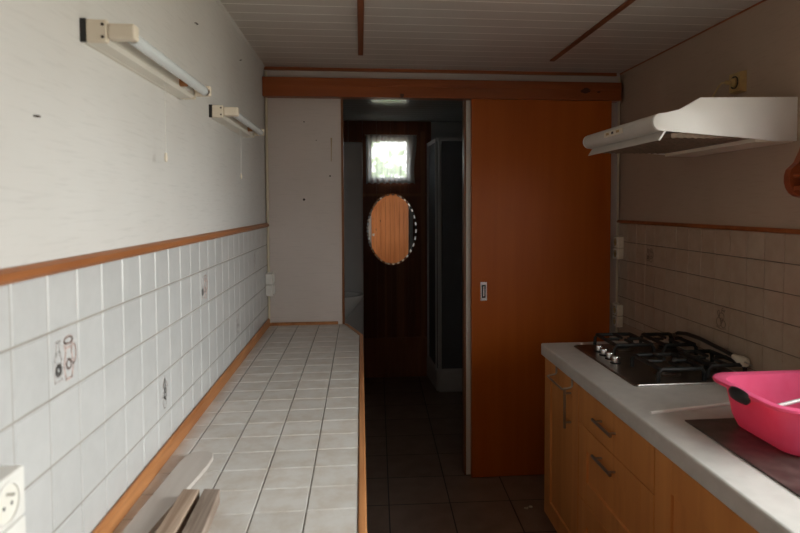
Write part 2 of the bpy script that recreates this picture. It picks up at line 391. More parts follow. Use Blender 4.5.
# partition with the doorway
w = MB(); w.box(XL - .1, -.105, YF, YF + .06, 0, ZC); w.box(.645, XR + .12, YF, YF + .06, 0, ZC); w.box(-.105, .645, YF, YF + .06, 2.245, ZC)
wf = struct(w.build('wall_far', M['paper_back']))
w = MB(); w.box(.66, 1.55, YF + .06, YF + .07, 0, ZC - .002); w.box(-.5, -.115, YF + .06, YF + .07, 0, ZC - .002); w.build('wood_cladding', M['brownwood'], wf)
MB().box(-.110, -.098, YF - .004, YF + .07, 0, 2.245).build('jamb_edge', M['trimz'], wf)
struct(MB().box(.616, .648, YF - .012, YF + .07, 0.005, 2.245, .002).build('trim_1', M['whiteplastic']))
struct(MB().box(.606, .616, YF - .002, YF + .07, 0, 2.245).build('trim_2', M['trimz']))
# wall behind the camera with the pine door
w = MB(); w.box(XL - .1, XR + .12, YN - .1, YN, 0, ZC)
struct(w.build('wall_back', M['paper']))
d = struct(MB().build('door_2', M['pine']))
m = MB()
for k in range(8):
    x0 = .215 + k * .095
    m.box(x0, x0 + .0935, YN, YN + .04, .01, 2.03, .003, 1)
m.build('door_leaf', M['pine'], d)
MB().box(.235, .275, YN + .04, YN + .05, 1.0, 1.05, .002).build('latch_plate', M['whiteplastic'], d)
MB().box(.98, XR, YN, YN + .02, 0.005, ZC - .002).build('trim_3', M['shelfdark'])['kind'] = 'structure'
# bathroom walls
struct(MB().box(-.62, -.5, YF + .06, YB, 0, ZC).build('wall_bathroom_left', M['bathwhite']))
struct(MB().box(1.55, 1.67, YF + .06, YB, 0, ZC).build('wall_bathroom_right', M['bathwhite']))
BX0, BX1, BZ0, BZ1 = .092, .445, 1.865, 2.225        # bathroom window
w = MB(); w.box(-.62, BX0, YB, YB + .12, 0, ZC); w.box(BX1, 1.67, YB, YB + .12, 0, ZC)
w.box(BX0, BX1, YB, YB + .12, 0, BZ0); w.box(BX0, BX1, YB, YB + .12, BZ1, ZC)
wb = struct(w.build('wall_bathroom_end', M['bathwhite']))
m = MB(); xs = -.5
k = 0
while xs < .66:
    x1 = min(xs + .13, .66)
    for (z0, z1) in ((.37, ZC - .001),):
        if x1 <= BX0 or xs >= BX1: m.box(xs, x1 - .002, YB - .012, YB, z0, z1, .002, 1)
        else:
            a = xs; b_ = x1
            if xs < BX0: m.box(xs, BX0, YB - .012, YB, z0, z1)
            if x1 > BX1: m.box(BX1, x1, YB - .012, YB, z0, z1)
            a = max(xs, BX0); b_ = min(x1, BX1)
            m.box(a, b_ - .001, YB - .012, YB, z0, BZ0); m.box(a, b_ - .001, YB - .012, YB, BZ1, z1)
    xs = x1
m.build('wood_cladding', M['brownwood'], wb)
m = MB(); m.box(-.5, .66, YB - .016, YB, 0.0, .355); m.box(-.5, .66, YB - .028, YB, .355, .375)
m.box(-.5, .66, YB - .024, YB, 1.70, 1.725)
m.build('lower_panel', M['brownwood2'], wb)
m = MB(); m.box(.22, .235, YB - .02, YB, .375, 1.7); m.box(.33, .40, YB - .018, YB, .375, 1.7); m.box(.56, .60, YB - .02, YB, .375, 2.3)
m.build('batten', M['brownwood2'], wb)
# partition panel beside the wash basin
pt = struct(MB().box(-.5, .018, 5.12, 5.20, 0, 2.14, .012, 3).build('wall_bathroom_partition', M['bathwhite']))

# trims
struct(MB().box(XL + .004, 1.52, YF - .018, YF, 2.377, ZC - .0).build('trim_4', M['trimx']))
bm_ = MB().box(XL + .001, 1.525, YF - .075, YF - .002, 2.221, 2.326, .003); 
beam = struct(bm_.build('trim_5', M['beam']))
MB().box(XL + .002, 1.524, YF - .079, YF - .075, 2.28, 2.3255, .0015).build('moulding', M['beam'], beam)
m = MB(); m.tube([(XL + .012, YF - .008, ZL + .02), (XL + .012, YF - .008, 2.37)], .008, 10); struct(m.build('trim_6', M['conduit']))
m = MB(); m.tube([(XR - .010, YF - .008, .3), (XR - .010, YF - .008, 2.37)], .007, 10); struct(m.build('trim_7', M['conduit']))
def qround(r, n=5): return [(0, 0)] + [(r * math.cos(a * PI / 2 / n), r * math.sin(a * PI / 2 / n)) for a in range(n + 1)]
struct(MB().prism([(XL, ZT), (XL + .016, ZT), (XL + .020, ZT + .006), (XL + .018, ZT + .016), (XL + .010, ZT + .022), (XL, ZT + .022)], 'y', YN, YF - .001).build('trim_8', M['trim']))
struct(MB().prism([(XR, ZTR), (XR - .014, ZTR), (XR - .017, ZTR + .006), (XR - .012, ZTR + .017), (XR, ZTR + .017)], 'y', WY1 + .1, YF - .001).build('trim_9', M['trimx']))
struct(MB().prism([(XL, ZC), (XL + .010, ZC), (XL, ZC - .012)], 'y', YN, YF).build('trim_10', M['paper']))
struct(MB().prism([(XR, ZC), (XR - .005, ZC), (XR, ZC - .006)], 'y', YN, YF).build('trim_11', M['trimx']))
struct(MB().box(-.008, .018, YN, 3.213, ZC - .008, ZC, .002).build('trim_12', M['trimb']))
struct(MB().box(1.022, 1.048, YN, 3.257, ZC - .008, ZC, .002).build('trim_13', M['trimb']))

# ------------------------------------------------------------------ wall tiles
def tile_quad(m, P, a0, a1, b0, b1, t=.006, bv=.0035):
    # a,b in-plane extents; P maps (a,b,height) to a point
    v = [P(a0, b0, 0), P(a1, b0, 0), P(a1, b1, 0), P(a0, b1, 0),
         P(a0, b0, t * .5), P(a1, b0, t * .5), P(a1, b1, t * .5), P(a0, b1, t * .5),
         P(a0 + bv, b0 + bv, t), P(a1 - bv, b0 + bv, t), P(a1 - bv, b1 - bv, t), P(a0 + bv, b1 - bv, t)]
    f_ = [(8, 9, 10, 11)]
    for k in range(4):
        j = (k + 1) % 4; f_.append((k, j, 4 + j, 4 + k)); f_.append((4 + k, 4 + j, 8 + j, 8 + k))
    m.faces(v, f_)
G = .0012
def PLt(a, b, h): return (XL + h, a, b)
def PRt(a, b, h): return (XR - h, a, b)
m = MB()
rows = [(ZT - .1023, ZT)] + [(ZT - .1023 - .116 * (k + 1), ZT - .1023 - .116 * k) for k in range(4)]
y = .986 - .11 * 20
ncol = 0
while y < YF:
    a0, a1 = max(y, YN), min(y + .11, YF)
    if a1 - a0 > .012:
        for (b0, b1) in rows: tile_quad(m, PLt, a0 + G, a1 - G, b0 + G, b1 - G)
    y += .11
wt = struct(m.build('wall_left_tiles', M['tile']))
MB().box(XL, XL + .0035, YN, YF, ZL - .01, ZT).build('grout', M['grout'], wt)
m = MB()
y = 3.306 + .11 * 3
while y > YN:
    a0, a1 = max(y - .11, YN), min(y, YF)
    if a1 > YF - .001 and a0 > YF: y -= .11; continue
    for k in range(6):
        b1 = ZTR - .11 * k; b0 = max(b1 - .11, ZW - .01)
        if a0 < WY1 + .1 and b1 > WZ0 - .02:
            if a1 > WY1 + .1 + .02: a0 = WY1 + .1
            else: continue
        if a1 - a0 > .012: tile_quad(m, PRt, a0 + G, a1 - G, b0 + G, b1 - G, .006, .0015)
    y -= .11
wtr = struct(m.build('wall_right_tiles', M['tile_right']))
m = MB(); m.box(XR - .0033, XR, WY1 + .1, YF, ZW - .01, ZTR); m.box(XR - .0033, XR, YN, WY1 + .1, ZW - .01, WZ0 - .02); m.build('grout', M['grout_dark'], wtr)

# printed motifs on single tiles
def arc(cx_, cy_, rx, ry, a0=0, a1=360, n=18): return [(cx_ + rx * math.cos(math.radians(a0 + (a1 - a0) * k / n)), cy_ + ry * math.sin(math.radians(a0 + (a1 - a0) * k / n))) for k in range(n + 1)]
BOTTLE = [[(-.028, .034), (-.028, .016), (-.034, .004), (-.034, -.03), (-.012, -.03), (-.012, .004), (-.018, .016), (-.018, .034), (-.028, .034)],
          arc(-.023, -.012, .009, .010), arc(-.023, -.012, .005, .006)]
JUG = [arc(.012, .030, .014, .006), [(-.002, .030), (.002, .010), (-.004, -.012), (.002, -.034), (.022, -.034), (.028, -.012), (.022, .010), (.026, .030)],
       arc(.028, .004, .010, .016, -90, 90, 8), arc(.012, -.010, .008, .008), [(.002, .018), (.022, .018)]]
FRUIT = [arc(-.014, -.014, .016, .016), arc(.012, -.018, .014, .013), arc(.002, .008, .015, .013), arc(.002, -.006, .008, .008),
         [(-.002, .018), (.004, .036), (.012, .040)], [(.004, .03), (.018, .026), (.022, .034), (.004, .03)], [(-.014, .002), (-.026, .022), (-.014, .028), (-.010, .008)],
         [(-.03, -.032), (.0, -.038), (.028, -.032)]]
GARLIC = [arc(0, .022, .012, .014), arc(0, .022, .006, .009), arc(.004, -.002, .012, .012), arc(-.002, -.022, .010, .014), [(0, .036), (.004, .044)],
          [(.012, .01), (.022, .016), (.016, .026)], [(-.01, -.01), (-.022, -.004), (-.018, .008)], arc(.002, -.002, .006, .006)]
def motif(name, paths, P, yc, zc, parent, s=1.0, wd=.0016, mt='motif', flip=1):
    m = MB()
    for path in paths:
        pts = [(yc + flip * a * s, zc + b * s) for a, b in path]
        for (p, q) in zip(pts, pts[1:]):
            d = Vector((q[0] - p[0], q[1] - p[1]))
            if d.length < 1e-6: continue
            n_ = Vector((-d.y, d.x)).normalized() * wd
            d = d.normalized() * wd * .5
            h0, h1 = .0055, .0068
            c4 = [(p[0] - d.x + n_.x, p[1] - d.y + n_.y), (p[0] - d.x - n_.x, p[1] - d.y - n_.y), (q[0] + d.x - n_.x, q[1] + d.y - n_.y), (q[0] + d.x + n_.x, q[1] + d.y + n_.y)]
            m.faces([P(a, b, h0) for a, b in c4] + [P(a, b, h1) for a, b in c4], [(4, 5, 6, 7), (0, 1, 5, 4), (1, 2, 6, 5), (2, 3, 7, 6), (3, 0, 4, 7)])
    return m.build(name, M[mt], parent)
def Lc(i, r): return (.986 + .11 * i + .055, (rows[r][0] + rows[r][1]) / 2)
for (i, r, ps) in ((1, 1, (BOTTLE, JUG)), (10, 1, (BOTTLE, JUG)), (6, 3, (GARLIC, [])), (19, 1, (GARLIC, [])), (15, 3, (FRUIT, []))):
    a, b = Lc(i, r)
    motif('tile_print', ps[0], PLt, a, b, wt, 1.1, .0023, 'motif')
    if ps[1]: motif('tile_print', ps[1], PLt, a, b, wt, 1.1, .0023, 'motif2')
M['motifdark'] = plain('tile_print_brown', (0.16, 0.11, 0.08), 0.4, var=.2)
motif('tile_print', BOTTLE + JUG, PRt, 3.141, 1.339, wtr, 1.0, .0014, 'motifdark', -1)
motif('tile_print', FRUIT, PRt, 2.481, 1.119, wtr, 1.2, .0014, 'motifdark', -1)

# windows
wn = struct(MB().box(XR + .04, XR + .10, WY0, WY1, WZ0, WZ0 + .05).build('window_1', M['whiteplastic']))
m = MB(); m.box(XR + .04, XR + .10, WY0, WY1, WZ1 - .05, WZ1); m.box(XR + .04, XR + .10, WY0, WY0 + .05, WZ0 + .05, WZ1 - .05); m.box(XR + .04, XR + .10, WY1 - .05, WY1, WZ0 + .05, WZ1 - .05)
m.build('window_frame', M['whiteplastic'], wn)
MB().box(XR + .068, XR + .072, WY0 + .05, WY1 - .05, WZ0 + .05, WZ1 - .05).build('window_pane', M['pane'], wn)
w2 = struct(MB().box(BX0, BX1, YB + .02, YB + .06, BZ0, BZ0 + .012).build('window_2', M['brownwood']))
m = MB(); m.box(BX0, BX1, YB + .02, YB + .06, BZ1 - .012, BZ1); m.box(BX0, BX0 + .012, YB + .02, YB + .06, BZ0 + .012, BZ1 - .012); m.box(BX1 - .012, BX1, YB + .02, YB + .06, BZ0 + .012, BZ1 - .012)
m.build('window_frame', M['brownwood'], w2)
MB().box(BX0 + .012, BX1 - .012, YB + .038, YB + .042, BZ0 + .012, BZ1 - .012).build('window_pane', M['pane'], w2)

# small things fixed on the walls
def staple(y, z, ang, label, hl=.011):
    m = MB(); c, s_ = math.cos(ang) * hl, math.sin(ang) * hl
    m.tube([(XL, y - c, z - s_), (XL + .006, y - c, z - s_), (XL + .006, y + c, z + s_), (XL, y + c, z + s_)], .0016, 6)
    tag(m.build('staple', M['nail'], None, (XL, y, z)), label, 'staple', 'metal staples in the left wall')
staple(2.11, 2.212, .1, 'dark staple in left wall above the gap between both lamps')
staple(2.863, 2.27, .3, 'dark staple high in left wall, nearest the ceiling and far corner')
staple(1.084, 1.759, 0, 'dark staple low on left wall below the nearer lamp', .004)
def nailp(x, z, r, label):
    m = MB(); m.lathe([(0, 0), (r * .5, 0), (r * .5, -.004), (r, -.005), (r * .8, -.008), (0, -.009)], (x, YF + .001, z), (0, 1, 0), 10)
    tag(m.build('nail', M['nail'], None, (x, YF, z)), label, 'nail', 'nails in the partition')
nailp(-.318, 2.089, .004, 'tiny nail in white partition, topmost one under the beam')
nailp(-.323, 1.647, .007, 'dark nail head in white partition, largest and lowest')
nailp(-.174, 1.782, .005, 'small nail in white partition below the brown drip')
nailp(-.25, 1.985, .003, 'tiny nail in white partition left of the brown drip')
m = MB(); m.prism([(-.170, 2.00), (-.160, 2.00), (-.162, 1.95), (-.164, 1.865), (-.169, 1.865), (-.168, 1.94)], 'y', YF - .0015, YF + .0002)
m.build('glue_drip', M['stain'], wf)

# ------------------------------------------------------------------ fluorescent lamps
def make_lamp(y0, label):
    t = thing('fluorescent_lamp', (XL, y0, 1.93), label, 'lamp', 'fluorescent lamps on the left wall')
    L = .650
    MB().prism([(XL + .008, 1.930), (XL + .040, 1.930), (XL + .049, 1.936), (XL + .049, 1.964), (XL + .040, 1.970), (XL + .008, 1.970)], 'y', y0 + .012, y0 + L - .012).build('housing', M['lampwhite'], t)
    MB().box(XL, XL + .010, y0 + .002, y0 + L - .002, 1.929, 1.972).build('back_plate', M['lampwhite'], t)
    MB().box(XL + .0005, XL + .011, y0 - .001, y0 + .006, 1.928, 1.973).build('dark_gap_strip', M['black'], t)  # black strip drawn for the dark gap at the back plate's near end
    for a, b in ((y0, y0 + .014), (y0 + L - .014, y0 + L)):
        MB().box(XL + .010, XL + .050, a, b, 1.928, 1.972, .003).build('end_cap', M['cream'], t)
    for a, b, e in ((y0 + .001, y0 + .028, .102), (y0 + L - .028, y0 + L - .008, .098)):
        MB().box(XL + .050, XL + e, a, b, 1.935, 1.966, .005, 3).build('lamp_holder', M['cream'], t)
    m = MB(); m.lathe([(0, 0), (.010, 0), (.0125, .006), (.013, .02), (.013, L - .076), (.0125, L - .062), (.010, L - .056), (0, L - .056)], (XL + .083, y0 + .028, 1.948), (0, 1, 0), 20)
    m.build('lamp_tube', M['tube'], t)
    for yy, q in ((y0 + .028, 1), (y0 + L - .028, -1)):
        m = MB(); m.lathe([(.0135, 0), (.0135, .012 * q), (.0128, .014 * q)], (XL + .083, yy, 1.948), (0, 1, 0), 20); m.build('tube_end', M['steel'], t)
    m = MB(); m.tube([(XL + .046, y0 + L - .16, 1.948), (XL + .068, y0 + L - .16, 1.948)], .011, 14); m.build('starter', M['rust'], t)
    MB().box(XL + .048, XL + .060, y0 + L - .145, y0 + L - .10, 1.937, 1.960, .002).build('starter_socket', M['whiteplastic'], t)
    for z in (1.938, 1.962):
        m = MB(); m.lathe([(0, -.001), (.003, -.001), (.003, .001)], (XL + .042, y0, z), (0, 1, 0), 10); m.build('screw', M['nail'], t)
    m = MB(); m.tube([(XL + .034, y0 + L * .62, 1.932), (XL + .034, y0 + L * .62 + .002, 1.84), (XL + .034, y0 + L * .62, 1.748)], .0009, 6); pc = m.build('pull_cord', M['whiteplastic'], t)
    m = MB(); m.lathe([(0, 0), (.003, .001), (.0045, .010), (.003, .024), (0, .025)], (XL + .034, y0 + L * .62, 1.724), (0, 0, 1), 10); m.build('cord_knob', M['cream'], pc)
    return t
lampA = make_lamp(1.258, 'white fluorescent tube lamp on left wall, the nearer and larger-looking one')
dup(lampA, (XL, 2.27, 1.93), 'white fluorescent tube lamp on left wall, the farther one beside the beam')

# ------------------------------------------------------------------ left tiled counter
CX1 = .008
poly = [(XL + .008, -.5), (CX1, -.5), (CX1, 3.23), (-.082, YF - .009), (XL + .008, YF - .009)]
ct = thing('tiled_counter', (XL, -.5, 0), 'long counter topped with off-white tiles and edged in wood along left wall', 'counter')
MB().prism(poly, 'z', .865, ZL - .004).build('grout_bed', M['grout_dark'], ct)
m = MB()
seamx = [XL + .009, -.476, -.361, -.243, -.126, -.011]
y = 1.709 - .1155 * 19
def PCt(a, b, h): return (a, b, ZL - .006 + h)
def xedge(yy):
    if yy <= 3.23: return CX1 - .019
    return CX1 - .019 + (yy - 3.23) * (-.082 - CX1) / (YF - 3.23)
while y < YF - .02:
    for a0, a1 in zip(seamx, seamx[1:]):
        b0, b1 = max(y, -.495), min(y + .1155, YF - .014)
        if b1 - b0 < .02: continue
        if a0 == seamx[-2] and b1 > 3.23:
            bb = max(b0, 3.23)
            if b0 < 3.23:
                # cut tile, five-cornered
                pts = [(a0 + G, b0 + G), (a1 - G, b0 + G), (a1 - G, 3.23 - G), (xedge(b1) - G, b1 - G), (a0 + G, b1 - G)]
            else:
                pts = [(a0 + G, b0 + G), (xedge(b0) - G, b0 + G), (xedge(b1) - G, b1 - G), (a0 + G, b1 - G)]
            if pts[-2][0] < pts[-1][0] + .004: pts[-2] = (pts[-1][0] + .004, pts[-2][1])
            m.prism(pts, 'z', ZL - .006, ZL - .0005, .0015)
        else: tile_quad(m, PCt, a0 + G, a1 - G, b0 + G, b1 - G, .006, .0018)
    y += .1155
m.build('counter_tiles', M['ctile'], ct)
m = MB()
m.box(CX1 - .018, CX1, -.5, 3.23, .868, ZL + .002, .003)
q = Vector((-.082 - CX1, YF - .009 - 3.23)); qn = Vector((-q.y, q.x)).normalized() * .018
m.prism([(CX1, 3.23), (-.082, YF - .009), (-.082 + qn.x, YF - .009), (CX1 + qn.x, 3.23)], 'z', .868, ZL + .002, .002)
m.build('front_edging', M['edge'], ct)
m = MB(); m.prism([(XL + .0085, ZL), (XL + .018, ZL), (XL + .018, ZL + .034), (XL + .014, ZL + .042), (XL + .0085, ZL + .042)], 'y', -.5, YF - .014)
m.build('wall_edging', M['edge'], ct)
m = MB(); m.prism([(YF - .009, ZL), (YF - .022, ZL), (YF - .020, ZL + .010), (YF - .013, ZL + .016), (YF - .009, ZL + .016)], 'x', XL + .012, -.135)
m.build('back_edging', M['edge'], ct)
m = MB(); m.box(XL + .008, CX1 - .05, -.48, 3.15, .0, .865); m.build('base', M['brownwood2'], ct)
for k in range(6):
    a = -.47 + k * .61
    dd = MB().box(CX1 - .05, CX1 - .03, a + .003, a + .605, .09, .855, .003).build('door', M['trimz'], ct)
    m = MB(); m.lathe([(0, 0), (.006, 0), (.006, .012), (.014, .018), (.012, .026), (0, .028)], (CX1 - .03, a + .56, .72), (1, 0, 0), 14); m.build('knob', M['trim'], dd)

# loose wood on the counter
g = 'loose strips of wood on the tiled counter'
m = MB()
pl = [(-.510, 1.0), (-.470, 1.0), (-.400, 1.60), (-.397, 1.655), (-.404, 1.685), (-.420, 1.697), (-.440, 1.700), (-.458, 1.696), (-.470, 1.68), (-.476, 1.64)]
m.prism(pl, 'z', ZL + .001, ZL + .013, .003)
tag(m.build('board', M['board'], None, (-.44, 1.27, ZL)), 'wide pale board with rounded end lying on tiled counter beside the wall', 'board', g)
m = MB(); m.prism([(-.416, .85), (-.374, .85), (-.372, 1.420), (-.410, 1.426)], 'z', ZL + .001, ZL + .034, .002)
b1o = m.build('batten', M['batten'], None, (-.40, 1.15, ZL)); tag(b1o, 'light brown wooden batten on counter, between the pale board and the grey batten', 'batten', g)
m = MB(); m.prism([(-.352, .85), (-.302, .85), (-.326, 1.416), (-.363, 1.422)], 'z', ZL + .001, ZL + .034, .002)
tag(m.build('batten', M['batten_dark'], None, (-.33, 1.15, ZL)), 'grey weathered wooden batten on counter, farthest from the tiled wall', 'batten', g)

# ------------------------------------------------------------------ sockets
def socket_face(m_holder, parent, P, yc, zc):
    pass
def wall_box(name, side, y0, y1, z0, z1, label, group, n=2, depth=.042, kind='socket', mt='cream'):
    xs_ = XL + .006 if side < 0 else XR - .006
    sg = 1 if side < 0 else -1
    t = thing(name, (xs_, (y0 + y1) / 2, z0), label, 'socket', group)
    hh = (z1 - z0) / n
    for k in range(n):
        a, b = z0 + hh * k + .001, z0 + hh * (k + 1) - .001
        x0, x1 = sorted((xs_, xs_ + sg * depth))
        bx = MB().box(x0, x1, y0, y1, a, b, .004, 3).build('socket_box', M[mt], t)
        yc, zc_ = (y0 + y1) / 2, (a + b) / 2
        r = min(y1 - y0, hh) * .36
        if kind == 'socket':
            xf = xs_ + sg * depth
            m = MB(); m.lathe([(r * 1.12, 0), (r * 1.12, .002), (r, .003), (r * .95, -.004)], (xf, yc, zc_), (sg, 0, 0), 28); m.build('socket_ring', M['whiteplastic'], bx)
            m = MB(); m.lathe([(r * .96, .0006), (0, .0006)], (xf, yc, zc_), (sg, 0, 0), 28); m.build('socket_well', M['yellowed'] if mt == 'cream' else M['lampwhite'], bx)
            for dy in (-.0095, .0095):
                m = MB(); m.lathe([(.003, .0012), (0, .0012)], (xf, yc + dy, zc_ - .003), (sg, 0, 0), 10); m.build('pin_hole', M['black'], bx)
            m = MB(); m.tube([(xf, yc, zc_ + r * .5), (xf + sg * .010, yc, zc_ + r * .5)], .0024, 8); m.build('earth_pin', M['steel'], bx)
        else:
            xf = xs_ + sg * depth; x0, x1 = sorted((xf, xf + sg * .006))
            MB().box(x0, x1, yc - .014, yc + .014, zc_ - .02, zc_ + .02, .002).build('rocker', M['whiteplastic'], bx)
    return t
wall_box('double_socket', -1, .832, .926, 1.088, 1.236, 'white double wall socket on left tiles at lower left', None, 2, .045, mt='whiteplastic')
wall_box('double_switch', -1, 3.468, 3.548, 1.105, 1.235, 'stacked pair of cream switches on left tiles beside the partition', None, 2, .040, 'switch', 'whiteplastic')['category'] = 'switch'
wall_box('double_socket', 1, 3.468, 3.545, 1.288, 1.425, 'cream double socket in far right corner, the upper one', 'double sockets in the right corner', 2, .036)
wall_box('double_socket', 1, 3.468, 3.545, .885, 1.02, 'cream double socket in far right corner, the lower one behind the worktop', 'double sockets in the right corner', 2, .036)
# yellowed socket with a plug above the hood
t = thing('wall_socket', (XR, 2.39, 2.07), 'yellowed wall socket on right wall above the cooker hood', 'socket')
m = MB(); m.loft([[(XR, 2.345, 2.065), (XR, 2.425, 2.065), (XR, 2.425, 2.150), (XR, 2.345, 2.150)], [(XR - .026, 2.350, 2.070), (XR - .026, 2.420, 2.070), (XR - .026, 2.420, 2.145), (XR - .026, 2.350, 2.145)]])
m.build('socket_box', M['yellowed'], t, smooth=False)
m = MB(); m.lathe([(.026, 0), (.026, .003), (.022, .003), (.021, -.001), (0, -.001)], (XR - .026, 2.385, 2.107), (-1, 0, 0), 24); m.build('socket_ring', M['black'], t)
t = thing('plug', (XR - .05, 2.385, 2.107), 'yellowed plug with thin cord in the socket above the hood', 'plug')
m = MB(); m.lathe([(0, 0), (.017, 0), (.017, .008), (.010, .012), (.008, .035), (.005, .038), (0, .038)], (XR - .029, 2.385, 2.107), (-1, 0, 0), 18); m.build('plug_body', M['yellowed'], t)
m = MB(); m.tube([(XR - .065, 2.385, 2.107), (XR - .080, 2.385, 2.105), (XR - .095, 2.385, 2.09), (XR - .115, 2.39, 2.05), (XR - .130, 2.40, 2.0), (XR - .135, 2.40, 1.935)], .003, 8); m.build('cord', M['yellowed'], t)

# ------------------------------------------------------------------ sliding door
dr = struct(MB().box(.640, 1.474, YF - .058, YF - .018, .006, 2.24, .002).build('door_1', M['door']))
hd = MB().box(.690, .730, YF - .0605, YF - .057, 1.055, 1.165, .0015)
h0 = hd.build('door_handle', M['chrome'], dr)
m = MB(); m.box(.699, .721, YF - .0612, YF - .060, 1.072, 1.148); m.build('handle_recess', M['black'], h0)
m = MB(); m.box(.706, .714, YF - .0625, YF - .061, 1.080, 1.140, .0008); m.build('finger_bar', M['chrome'], h0)

# ------------------------------------------------------------------ worktop and base cabinets
XFc = .904
m = MB()
prof = [(XFc - .006, .862), (XFc - .009, .864), (XFc - .010, .868), (XFc - .010, .913), (XFc - .008, .918), (XFc - .003, ZW), (XR - .006, ZW), (XR - .006, .862)]
m.prism(prof, 'y', .25, 2.965)
tag(m.build('worktop', M['laminate'], None, (1.2, 1.6, .862)), 'grey laminate worktop with rounded front edge along the right wall', 'worktop')
def shaker(m, y0, y1, z0, z1, st=.09, x=XFc, th=.02):
    # frame and recessed panel facing -x
    m.box(x, x + th, y0, y0 + st, z0, z1, .0015, 1); m.box(x, x + th, y1 - st, y1, z0, z1, .0015, 1)
    m.box(x, x + th, y0 + st, y1 - st, z0, z0 + st, .0015, 1); m.box(x, x + th, y0 + st, y1 - st, z1 - st, z1, .0015, 1)
    m.box(x + .009, x + th, y0 + st, y1 - st, z0 + st, z1 - st)
def bar_handle(parent, p, q, out=.03, r=.006):
    # straight bar between p and q with two posts back to the front
    p = Vector(p); q = Vector(q); d = (q - p)
    m = MB(); m.tube([p, q], r, 12)
    for s_ in (.14, .86):
        c = p + d * s_; m.tube([c, c + Vector((out, 0, 0))], r * .75, 10)
    return m.build('handle', M['handle'], parent)
def carcass(name, y0, y1, label, group):
    t = thing(name, (XFc, (y0 + y1) / 2, 0), label, 'cabinet', group)
    m = MB(); x0 = XFc + .021
    m.box(x0, XR - .03, y0, y0 + .018, .075, .860); m.box(x0, XR - .03, y1 - .018, y1, .075, .860)
    m.box(x0, XR - .03, y0 + .018, y1 - .018, .075, .093); m.box(x0 + .25, XR - .03, y0 + .018, y1 - .018, .842, .860); m.box(XR - .036, XR - .03, y0 + .018, y1 - .018, .093, .842)
    m.build('carcass', M['birchy'], t)
    MB().box(XFc + .06, XFc + .076, y0, y1, 0, .075).build('plinth', M['brownwood'], t)
    return t
gc = 'honey-coloured base cabinets under the worktop'
c1 = carcass('base_cabinet', 2.460, 2.935, 'honey birch base cabinet with upright bar handle, at far end beside doorway', gc)
m = MB(); shaker(m, 2.462, 2.933, .078, .856, .088); dd = m.build('door', M['birch'], c1)
bar_handle(dd, (XFc - .028, 2.553, .818), (XFc - .028, 2.553, .640))
c2 = carcass('drawer_cabinet', 1.795, 2.458, 'honey birch drawer cabinet with horizontal bar handles below the hob', gc)
dd = MB().box(XFc, XFc + .02, 1.797, 2.456, .706, .856, .0015).build('drawer', M['birch'], c2)
bar_handle(dd, (XFc - .028, 2.235, .789), (XFc - .028, 2.065, .789))
m = MB(); shaker(m, 1.797, 2.456, .395, .702, .090); dd = m.build('drawer', M['birch'], c2)
bar_handle(dd, (XFc - .028, 2.235, .648), (XFc - .028, 2.065, .648))
m = MB(); shaker(m, 1.797, 2.456, .078, .391, .090); dd = m.build('drawer', M['birch'], c2)
bar_handle(dd, (XFc - .028, 2.235, .34), (XFc - .028, 2.065, .34))
c3 = carcass('base_cabinet', 1.20, 1.793, 'honey birch base cabinet nearest the camera, under the pink basin', gc)
m = MB(); shaker(m, 1.202, 1.791, .078, .856, .1); dd = m.build('door', M['birch'], c3)
bar_handle(dd, (XFc - .028, 1.25, .80), (XFc - .028, 1.25, .62))
c4 = carcass('base_cabinet', .60, 1.198, 'honey birch base cabinet below the near end of the worktop', gc)
m = MB(); shaker(m, .602, 1.196, .078, .856, .1); dd = m.build('door', M['birch'], c4)
# towel rail hooked over the far cabinet door
rz = .826
m = MB()
y0, y1 = 2.742, 2.530
def rnd(p, q, r, n=4): return None
m.tube([(XFc - .004, y0, .861), (XFc - .004, y0, rz + .005), (XFc - .010, y0, rz - .002), (XFc - .045, y0, rz - .008), (XFc - .048, y0 - .006, rz - .008), (XFc - .048, y1 + .006, rz - .008), (XFc - .045, y1, rz - .008), (XFc - .010, y1, rz - .002), (XFc - .004, y1, rz + .005), (XFc - .004, y1, .861)], .0045, 10)
tag(m.build('towel_rail', M['handle'], None, (XFc, 2.63, rz)), 'dark steel towel rail hooked over door of the far base cabinet', 'rail')

# ------------------------------------------------------------------ gas hob
HX0, HX1, HY0, HY1 = 1.030, 1.520, 2.205, 2.885
hb = thing('gas_hob', (1.27, 2.56, ZW), 'dark four-burner gas hob with steel knobs set in grey worktop', 'hob')
def rrect(x0, x1, y0, y1, z, r=.015, n=4):
    out = []
    for (cx_, cy_, a) in ((x1 - r, y1 - r, 0), (x0 + r, y1 - r, 90), (x0 + r, y0 + r, 180), (x1 - r, y0 + r, 270)):
        for k in range(n + 1):
            t_ = math.radians(a + 90 * k / n); out.append((cx_ + r * math.cos(t_), cy_ + r * math.sin(t_), z))
    return out
m = MB(); m.loft([rrect(HX0, HX1, HY0, HY1, ZW), rrect(HX0, HX1, HY0, HY1, ZW + .004), rrect(HX0 + .004, HX1 - .004, HY0 + .004, HY1 - .004, ZW + .007), rrect(HX0 + .012, HX1 - .012, HY0 + .012, HY1 - .012, ZW + .006)])
m.build('hob_plate', M['darksteel'], hb)
m = MB(); m.box(HX0 + .01, HX1 - .01, HY0 - .004, HY0 + .004, ZW, ZW + .0085, .002); m.build('steel_edge', M['steel'], hb)
for (kx, ky) in ((1.106, 2.740), (1.102, 2.672), (1.100, 2.604), (1.094, 2.530)):
    m = MB(); m.lathe([(0, 0), (.023, 0), (.023, .004), (.018, .006), (.0175, .006)], (kx, ky, ZW + .006), (0, 0, 1), 20); kb = m.build('knob', M['black'], hb)
    m = MB(); m.lathe([(.0175, .004), (.018, .024), (.016, .029), (0, .029)], (kx, ky, ZW + .006), (0, 0, 1), 20); m.build('knob_cap', M['chrome'], kb)
